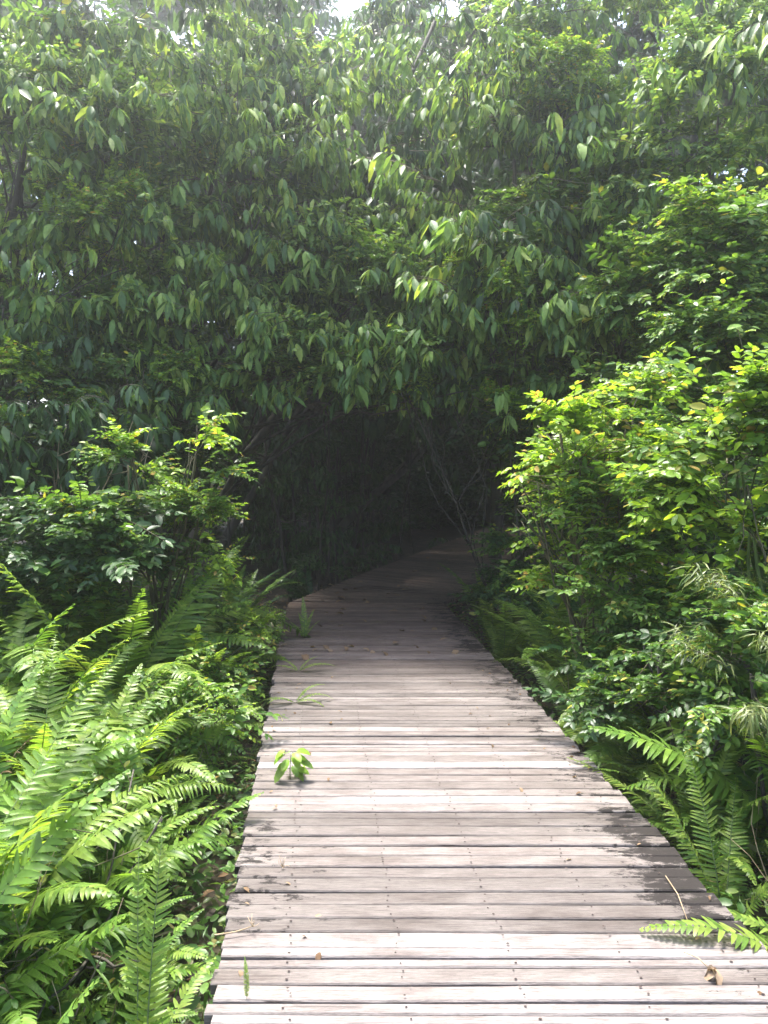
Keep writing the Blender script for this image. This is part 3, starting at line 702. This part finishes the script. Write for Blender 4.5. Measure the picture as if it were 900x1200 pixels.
def near_fern(label, x, y, z, seed, key, fronds, pairs=40, pl=.12, extra=7, L_=1.2, ek=('lb', 'gb')):
    """A fern close to the camera: its foremost fronds carry every leaflet as an object. fronds: (yaw, elevation, length, bend, roll)."""
    r = random.Random(seed); root = empty('fern', (x, y, z), label, FE)
    for i, (yaw, e, ln, bend, roll) in enumerate(fronds):
        c, parts = frond_parts(seed + i, bend, pairs, pl / ln, .02, bare=.15, gap=.97)
        mb = MB(); tube(mb, [(0, a * ln, b_ * ln) for a, b_ in c[::2]], [.0045 - .0003 * k for k in range(len(c[::2]))], 5)
        fo = link('frond', mb.mesh('frond', [M_greenstem]), root, yaw_tilt(math.radians(yaw), math.radians(e), 1, Vector((0, 0, 0)), math.radians(roll)))
        for p, d, n, l2, sg in parts:
            m = mat4(p * ln, d, n, 1.0); l3 = l2 * ln
            link('leaflet', r.choice(PINM[key]), fo, m @ Matrix.Diagonal((max(l3, .07) * r.uniform(.85, 1.05), l3, l3, 1)))
    for i in range(extra):
        yaw = math.radians(r.uniform(-180, 180)); e = math.radians(r.uniform(52, 84))
        link('frond', r.choice(FR[r.choice(ek)]), root, yaw_tilt(yaw, e, L_ * r.uniform(.75, 1.1), Vector((r.uniform(-.04, .04), r.uniform(-.04, .04), 0)), r.uniform(-.5, .5)))
# yaw 0 = away from the camera, 90 = left, -90 = right
near_fern('big light fern at the left edge, long pale fronds arching right at knee height', -1.45, 2.45, GZ, 700, 'l',
          [(-50, 70, 1.25, 1.6, 10), (-20, 78, 1.45, 1.1, 0), (-150, 68, 1.15, 1.5, 5)], 48, .125, 11, 1.15)
near_fern('fern with coarse curved leaflets reaching into the lower left corner', -1.38, 1.9, GZ, 720, 'g',
          [(-55, 66, 1.05, 1.5, -10), (-100, 55, .95, 1.4, 0), (-20, 72, 1.35, 1.1, 12)], 40, .13, 7, 1.2, ('gb', 'gs'))
near_fern('upright sword fern with two tall ladder fronds against the near left deck edge', -.66, 1.9, GZ, 740, 'l',
          [(20, 83, .84, .35, -8), (-12, 84, .9, .3, 14)], 48, .066, 5, .62, ('gs', 'ls'))
near_fern('tall green fern behind the pale one, fronds pointing up and over', -1.55, 3.2, GZ, 760, 'l',
          [(-40, 74, 1.35, 1.3, 0), (-90, 62, 1.15, 1.4, 0), (10, 76, 1.4, 1.1, 10)], 48, .12, 11, 1.15)
near_fern('upright light ladder fern between the stained plank ends and the dry stalks, lower right', rx(2.9) + .2, 2.9, GZ, 780, 'l',
          [(12, 80, .8, .5, 0), (40, 74, .72, .6, 10), (-30, 72, .7, .8, 0)], 40, .075, 6, .6, ('gs', 'ls'))
near_fern('comb-like green fern cut off by the right edge of the picture', 2.0, 3.0, GZ, 790, 'g',
          [(20, 80, 1.15, .5, 0), (-15, 76, 1.05, .7, -10), (55, 72, 1.0, .9, 0)], 46, .10, 6, .9, ('gs', 'gt'))
LEFT = [
 ('tall yellow-green fern climbing between the left ferns and the light shrub', -2.2, 5.9, ['lt', 'gt'], 17, 1.95),
 ('tall fern under the dull shrub at the left, fronds curving over', -3.2, 5.5, ['lt', 'gt'], 16, 1.9),
 ('light fern between the leafy tangle and the tunnel mouth', -1.75, 7.0, ['lt', 'ls'], 16, 1.35),
 ('small weedy fern close against the deck posts, lower left', -1.0, 2.6, ['gs', 'ls'], 13, .55),
 ('little fern at the deck edge beside the dry twig', -.9, 2.3, ['gs', 'gb'], 12, .5),
 ('small fern at the left deck edge opposite the seedling', -1.12, 3.35, ['gs', 'ls'], 13, .6),
 ('tall pale fern at the left edge rising highest of the near ferns', -2.15, 3.6, ['lt', 'lb', 'gt'], 16, 1.5),
 ('fern with yellowish tips between the pale fern and the deck', -1.22, 2.65, ['gb', 'ls'], 13, .85),
 ('bushy fern in the middle of the left bank, fronds crossing both ways', -1.45, 3.4, ['lt', 'ls'], 15, 1.05),
 ('half-shaded fern leaning toward the deck below the leafy tangle', -1.25, 3.5, ['gs', 'gb'], 12, .7),
 ('fresh green fern level with the flat sprigs on the deck', -1.5, 4.3, ['lb', 'gs'], 14, .95),
 ('fern with drooping dark fronds at the left edge of the leaf tangle', -1.9, 5.0, ['gb', 'gs'], 14, 1.2),
 ('light fern at the back of the left bank, under the light shrub', -1.8, 5.7, ['lt', 'gt'], 16, 1.5),
 ('yellow-green fern in front of the light shrub, left bank', -1.95, 4.0, ['lt', 'lb'], 16, 1.45),
 ('fern with hanging tips close to the left deck edge halfway along', -1.32, 3.9, ['gs', 'ls'], 12, .95),
 ('big arching fern left of centre with curled tops rising before the dark', -1.75, 4.7, ['lt', 'gt'], 18, 1.75),
 ('deep green fern beside the narrowing deck on the left', -1.42, 5.1, ['lt', 'ls'], 16, 1.15),
 ('fern hanging beside the far left corner of the deck at the bend', -1.5, 6.4, ['gs', 'ls'], 14, 1.1),
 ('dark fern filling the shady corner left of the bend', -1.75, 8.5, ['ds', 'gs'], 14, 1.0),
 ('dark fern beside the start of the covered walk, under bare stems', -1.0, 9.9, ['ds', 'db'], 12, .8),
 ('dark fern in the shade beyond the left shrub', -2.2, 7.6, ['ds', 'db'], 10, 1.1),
 ('light fern at the left edge with pointed upright fronds', -2.35, 4.2, ['lb', 'gb'], 12, 1.5),
 ('deep green fern at the left edge below the dull shrub', -2.85, 4.5, ['gt', 'lt'], 16, 1.7),
 ('low fern under the pale arching fronds near the left edge', -1.75, 2.9, ['gs', 'gb'], 10, 1.1),
 ('small fern tucked against the deck below the green seedling', -1.1, 3.0, ['gs', 'gb'], 12, .75),
 ('weedy fern at the bottom left with brown dead fronds', -1.15, 2.25, ['gs', 'gb'], 9, .8),
 ('short fern in the bottom left corner', -1.0, 1.6, ['gs'], 9, .75),
 ('fern on the slope left of the middle of the deck', -1.75, 3.55, ['ls', 'lb'], 12, 1.25),
 ('tall dark fern behind the arching fern, left bank', -2.35, 5.0, ['lt', 'gt'], 18, 1.8),
 ('small drooping fern at the left deck edge near the dark planks', -1.28, 4.6, ['gs', 'ls'], 11, .7),
]
for i, (lb, x, y, kinds, n, L_) in enumerate(LEFT):
    fern(lb, x, y, 800 + i, kinds, n, L_, (50, 85), (0, 360), dead=2 if i in (7, 14, 22, 23) else 0)
RIGHT = [
 ('light ladder fern in the row along the right deck edge, second from the bend', 1.12, 6.75, ['lt', 'gs'], 14, .85),
 ('tall light ladder fern in the row below the sunlit bush, near its dead leaves', 1.45, 5.75, ['lt', 'gt'], 15, 1.05),
 ('yellow-green fern at the right deck edge where the flat fronds cross the planks', 1.5, 5.1, ['lt', 'ls'], 14, .95),
 ('light fern leaning from under the low dark green bush to the planks', 1.5, 4.2, ['lt', 'ls'], 14, .8),
 ('pale fern close to the planks on the right, below the creeping short fern', 1.5, 3.4, ['ls', 'lt'], 13, .65),
 ('deep green ladder fern leaning on the right deck corner at the bend', 1.1, 7.3, ['gs', 'ls'], 13, .95),
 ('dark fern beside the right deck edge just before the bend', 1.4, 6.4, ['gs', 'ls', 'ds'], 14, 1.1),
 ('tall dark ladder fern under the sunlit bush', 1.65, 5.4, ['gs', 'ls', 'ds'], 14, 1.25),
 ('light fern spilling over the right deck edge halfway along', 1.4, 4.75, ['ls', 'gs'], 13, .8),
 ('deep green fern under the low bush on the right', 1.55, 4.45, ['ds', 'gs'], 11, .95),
 ('fern hanging down between deck and bank on the right', 1.62, 3.75, ['gs', 'ls'], 10, .65),
 ('fern with upright ladder frond beside the stained plank ends', 1.8, 3.1, ['gs', 'ls'], 9, .75),
 ('fern at the right edge with long comb-like fronds', 2.05, 3.3, ['gs', 'gb'], 10, 1.15),
 ('mid-green fern at the right edge under the pale oval-leaved shrub', 2.6, 4.2, ['lb', 'gs'], 11, 1.5),
 ('small fern at the lower right corner of the bank', 1.62, 2.62, ['ls', 'gs'], 8, .5),
 ('fern half hidden behind the low dark green bush', 2.1, 4.8, ['gs', 'ds'], 11, 1.2),
]
for i, (lb, x, y, kinds, n, L_) in enumerate(RIGHT):
    fern(lb, x, y, 900 + i, kinds, n + 3, L_ * 1.15, (45, 84), (0, 360), dead=1 if i in (10, 11) else 0)

def dry_stems(label, x, y, seed, n, hgt, spread):
    r = random.Random(seed); root = empty('dry_plant', (x, y, GZ), label, 'dead plant')
    for k in range(n):
        mb = MB(); e = (r.uniform(-spread, spread), r.uniform(-spread, spread), hgt * r.uniform(.4, 1.1))
        tube(mb, wander(r, (r.uniform(-.1, .1), r.uniform(-.1, .1), 0), e, 6, .025), [.0035, .0033, .003, .0026, .002, .0015, .001], 4)
        link('stalk', mb.mesh('stalk', [M_drystem]), root)
    for k in range(n // 2):
        link('dead_frond', r.choice(FR['x']), root, yaw_tilt(r.uniform(0, 6.3), r.uniform(.6, 1.3), r.uniform(.35, .6), Vector((0, 0, 0)), r.uniform(-1, 1)))
dry_stems('tangle of dry brown stalks between the ferns on the right bank', 1.75, 3.55, 951, 14, .75, .4)
dry_stems('brown withered stalks behind the ladder frond at the lower right', 1.7, 2.85, 952, 10, .55, .3)
dry_stems('clump of brown dead fronds among the lower left ferns', -1.05, 2.15, 953, 10, .6, .3)
dry_stems('brown curled dead fronds hanging below the big pale fern, left edge', -1.35, 2.25, 956, 16, .8, .35)
dry_stems('dry brittle stalks close beside the left deck edge', -1.2, 2.95, 954, 10, .5, .25)
dry_stems('withered brown stalks under the sunlit bush', 1.5, 5.0, 955, 12, 1.1, .35)
# ------------------------------------------------------------------ ground cover on both banks
def cover(name, label, side, seed, n):
    r = random.Random(seed); mb = MB()
    g1 = leaf_geo(.05, .026, OVAL, .25, .4); g2 = leaf_geo(.12, .010, ((.2, .8), (.6, .9)), .2, .9); g3 = leaf_geo(.035, .022, ((.4, 1.0),), .2, .4)
    for i in range(n):
        y = 1.2 + 8 * r.random() ** 1.2
        e = lx(y) if side < 0 else rx(y)
        q = r.random() ** 1.3 * 2.4
        x = e + side * (.02 + q); hgt = min(.75, .10 + q * .5) * r.random() ** .8
        p = (x, y, GZ + .02 + hgt)
        gg = r.choice((g1, g1, g2, g3)); a = r.uniform(0, 6.3)
        mb.add(*place(gg, p, (math.sin(a), math.cos(a), r.uniform(-.3, .9)), np.array((0, 0, 1)) + rv(r, .6), r.uniform(.6, 1.5)))
    o = link(name, mb.mesh(name, [M_cover])); tag(o, label, 'ground cover', kind='stuff')
cover('ground_cover', 'small weeds and grass crowding the left bank below the ferns', -1, 61, 13000)
cover('ground_cover', 'small weeds and grass crowding the right bank below the bushes', 1, 62, 13000)
r = random.Random(63); mb = MB(); g1 = leaf_geo(.09, .035, LANCE, .3, .9)
for i in range(7000):
    a = r.uniform(0, 6.3); y = r.uniform(1, 12); x = r.uniform(-5, 5)
    mb.add(*place(g1, (x, y, GZ + r.uniform(.02, .09)), (math.sin(a), math.cos(a), r.uniform(-.2, .3)), np.array((0, 0, 1)) + rv(r, .5), r.uniform(.5, 1.3)))
tag(link('leaf_litter', mb.mesh('leaf_litter', [M_dead])), 'brown leaf litter on the swampy floor under the plants', 'leaf litter', kind='stuff')

# ------------------------------------------------------------------ things on the deck
def deck_pt(px, py, z=.008): p = ground(px, py); p.z = z; return p
r = random.Random(91)
fallen = [(460, 757, 1.0, 'curled pale fallen leaf in the middle of the shaded planks'), (447, 766, 1.1, 'dark curled fallen leaf just below the middle of the shaded planks'),
          (356, 769, 1.3, 'orange-brown fallen leaf by the left deck edge'), (423, 728, .9, 'tan fallen leaf above the two curled ones'), (395, 701, 1.3, 'pale strip of a leaf near the bend'),
          (405, 693, 1.4, 'largest pale fallen leaf at the bend'), (492, 723, 1.1, 'light brown fallen leaf at the right of the shaded planks'), (540, 765, 1.2, 'orange fallen leaf by the right deck edge'),
          (370, 735, .9, 'small brown leaf beside the little fern'), (470, 700, 1.0, 'brown leaf lying near the right corner of the bend')]
FLM = [leaf_mesh('fallen_leaf', M_dead, .11, .05, LANCE, c, .4) for c in (.6, 1.4, 2.0)]
for px, py, s_, lb in fallen:
    p = deck_pt(px, py, .014); a = r.uniform(0, 6.3)
    o = link('fallen_leaf', r.choice(FLM), None, mat4(p, (math.sin(a), math.cos(a), .25), (r.uniform(-.3, .3), r.uniform(-.3, .3), 1), s_)); tag(o, lb, 'leaf', 'fallen leaves on the planks')
for i in range(46):
    py = 620 + 150 * r.random() ** .7
    yy = ground(450, py).y
    if yy < TURN: x = r.uniform(lx(yy) + .05, rx(yy) - .1)
    else:
        k = r.random(); q = along(lr, min(.95, (yy - TURN) / 11.5)).lerp(along(rr_, min(.95, (yy - TURN) / 11.5)), r.uniform(.05, .6)); x, yy = q.x, q.y
    a = r.uniform(0, 6.3)
    o = link('fallen_leaf', r.choice(FLM), None, mat4((x, yy, .012), (math.sin(a), math.cos(a), .2), (r.uniform(-.3, .3), r.uniform(-.3, .3), 1), r.uniform(.6, 1.2)))
    tag(o, 'small brown dead leaf scattered over the shaded planks near the bend', 'leaf', 'litter leaves on the shaded planks')
def sprig(name, label, cat, px, py, parts, rotz=0):
    root = empty(name, deck_pt(px, py, 0), label, cat)
    for nm, me, m in parts: link(nm, me, root, m)
    return root
# little fern between the planks
t_ = [('frond', FR['ls'][0], yaw_tilt(math.radians(a), math.radians(e), s_, Vector((0, 0, 0)), math.radians(ro))) for a, e, s_, ro in ((5, 84, .40, 10), (-60, 60, .22, 0), (60, 55, .22, 0), (-25, 70, .3, 0), (30, 74, .26, 0))]
sprig('small_fern', 'small upright fern growing up between the planks near the left corner of the bend', 'fern', 357, 748, t_)
t_ = [('frond', FR['ls'][1], yaw_tilt(math.radians(a), math.radians(e), s_, Vector((0, 0, 0)))) for a, e, s_ in ((90, 32, .24), (-80, 30, .3), (-100, 42, .22), (60, 45, .2), (-60, 55, .2))]
sprig('small_fern', 'flat little fern sprig between the planks, upper of the two by the left edge', 'fern', 350, 787, t_)
t_ = [('frond', FR['ls'][2], yaw_tilt(math.radians(a), math.radians(e), s_, Vector((0, 0, 0)))) for a, e, s_ in ((95, 30, .28), (-75, 34, .28), (-60, 55, .26), (120, 40, .22), (-110, 30, .24))]
sprig('small_fern', 'spreading fern sprig between the planks, lower of the two by the left edge', 'fern', 346, 824, t_)
# seedling with broad hanging leaves
BLM = [leaf_mesh('leaf', M_fernl, .10, .055, OVAL, .5, .1), leaf_mesh('leaf', M_bright, .08, .045, OVAL, .7, -.1)]
root = empty('seedling', deck_pt(340, 913, 0), 'bright seedling with broad soft leaves growing through the white plank', 'seedling')
mb = MB(); tube(mb, [(0, 0, -.02), (0, 0, .06), (.005, 0, .125)], [.003, .0025, .002], 5); link('stem', mb.mesh('stem', [M_greenstem]), root)
for k in range(20):
    a = r.uniform(0, 6.3); z = r.uniform(.045, .15); o_ = np.array((math.sin(a), math.cos(a), 0))
    link('leaf', r.choice(BLM), root, mat4((o_[0] * .02, o_[1] * .008, z), o_ + np.array((0, 0, r.uniform(-.9, .1))), o_ * .8 + np.array((0, -.2, .6)), r.uniform(.65, 1.0)))
# single blade-like frond near the bottom
sprig('small_fern', 'tiny single fern frond standing between the lowest dark planks', 'fern', 289, 1172, [('frond', FR['ls'][0], yaw_tilt(0, math.radians(80), .115, Vector((0, 0, 0)), math.radians(25)))])
# fern tip over the deck, lower right
root = empty('fern', (1.62, 2.3, GZ), 'light fern frond lying over the deck in the lower right corner', FE)
for yaw, e, s_ in ((84, 60, .95), (60, 66, .7), (115, 62, .7), (20, 60, .6)):
    link('frond', FR['ls'][2], root, yaw_tilt(math.radians(yaw), math.radians(e), s_, Vector((0, 0, 0)), 0))
# fronds over the right edge
root = empty('fern', (rx(5.05) + .14, 5.05, GZ), 'fern with one bright frond lying flat across the right planks', FE)
for yaw, e, s_, k in ((86, 66, .74, 'ls'), (112, 62, .7, 'ls'), (150, 60, .7, 'gs'), (-170, 56, .75, 'ls'), (-150, 60, .8, 'ls'), (30, 60, .6, 'gs')):
    link('frond', FR[k][2], root, yaw_tilt(math.radians(yaw), math.radians(e), s_, Vector((0, 0, 0)), 0))
root = empty('fern', (rx(3.75) + .1, 3.75, GZ), 'short fern creeping on to the planks at the right edge', FE)
for yaw, e, s_, k in ((70, 60, .62, 'gs'), (105, 62, .6, 'ls'), (40, 66, .55, 'ls'), (-160, 56, .6, 'gs'), (-60, 60, .6, 'gs')):
    link('frond', FR[k][2], root, yaw_tilt(math.radians(yaw), math.radians(e), s_, Vector((0, 0, 0)), 0))
# dry stalk, twigs, curled dead leaf
mb = MB(); a, e = deck_pt(780, 1030, .012), deck_pt(806, 1084, .012); m_ = (a + e) / 2 + Vector((.006, 0, .012))
tube(mb, [a - a, m_ - a, e - a], [.0022, .002, .0014], 5); o = link('dry_stalk', mb.mesh('dry_stalk', [M_drystem])); o.location = a; tag(o, 'thin straw-coloured stalk lying across the right planks', 'twig')
root = empty('twig', deck_pt(284, 1099, .012), 'small dry twig with a knotted end by the left deck edge', 'twig')
mb = MB(); tube(mb, wander(r, (-.09, -.01, .004), (.03, .02, .016), 5, .003), [.003, .0028, .0025, .0025, .002, .0015], 5); link('stalk', mb.mesh('stalk', [M_drystem]), root)
for k in range(6):
    mb = MB(); tube(mb, wander(r, (.03, .02, .014), np.array((.03, .02, .014)) + np.array((r.uniform(-.03, .04), r.uniform(-.02, .03), r.uniform(0, .03))), 3, .003), [.0016, .0014, .0012, .0008], 4); link('twiglet', mb.mesh('twiglet', [M_drystem]), root)
root = empty('twig', deck_pt(331, 1018, .006), 'wispy dry sprig standing on the left planks', 'twig')
for k in range(7):
    mb = MB(); tube(mb, wander(r, (0, 0, 0), (r.uniform(-.035, .035), r.uniform(-.03, .03), r.uniform(.01, .06)), 3, .004), [.0014, .0012, .001, .0006], 4); link('twiglet', mb.mesh('twiglet', [M_drystem]), root)
root = empty('dead_leaf', deck_pt(832, 1146, .006), 'curled grey-brown dead leaf lying on the lower right planks', 'leaf')
for k, (a, s_) in enumerate(((0, 1.0), (1.0, 1.1), (2.4, .9))):
    mb = MB(); mb.add(*leaf_geo(.06, .035, OVAL, .8, 1.9, 1.2)); link('lobe', mb.mesh('lobe', [M_dead]), root, mat4((k * .012 - .01, 0, .02), (math.sin(a + 2), math.cos(a + 2), .2), (.2, -.2, 1), s_))
mb = MB(); tube(mb, [(0, 0, .02), (-.02, .04, .03), (-.045, .085, .018)], [.002, .0018, .001], 4); link('stalk', mb.mesh('stalk', [M_drystem]), root)

for i in range(60):
    yy = 2.0 + 3.6 * r.random(); e = r.random()
    x = lx(yy) + .03 + .45 * e ** 2 if r.random() < .5 else rx(yy) - .03 - .5 * e ** 2
    a = r.uniform(0, 6.3)
    o = link('leaf_scrap', r.choice(FLM), None, mat4((x, yy, .008), (math.sin(a), math.cos(a), .1), (r.uniform(-.3, .3), r.uniform(-.3, .3), 1), r.uniform(.18, .42)))
    tag(o, 'tiny brown leaf scrap lying near an edge of the sunlit planks', 'leaf', 'leaf scraps on the sunlit planks')

# ------------------------------------------------------------------ thin haze, added to give the pale veil of lens glare
mb = MB(); x0, y0, z0, x1, y1, z1 = -80, -80, -1.6, 80, 80, 16
v = [(x, y, z) for z in (z0, z1) for y in (y0, y1) for x in (x0, x1)]
mb.add(v, [(0, 2, 3, 1), (4, 5, 7, 6), (0, 1, 5, 4), (2, 6, 7, 3), (0, 4, 6, 2), (1, 3, 7, 5)])
mh = bpy.data.materials.new('haze_air'); mh.use_nodes = True; t = mh.node_tree; t.nodes.remove(t.nodes['Principled BSDF'])
pv = t.nodes.new('ShaderNodeVolumePrincipled'); pv.inputs['Color'].default_value = (.93, .96, 1, 1)
pv.inputs['Density'].default_value = HAZE_DENSITY; pv.inputs['Anisotropy'].default_value = .88
t.links.new(pv.outputs[0], t.nodes['Material Output'].inputs['Volume'])
tag(link('haze', mb.mesh('haze', [mh], smooth=False)), 'thin pale haze added to the air for the veil of glare', 'haze', kind='stuff')
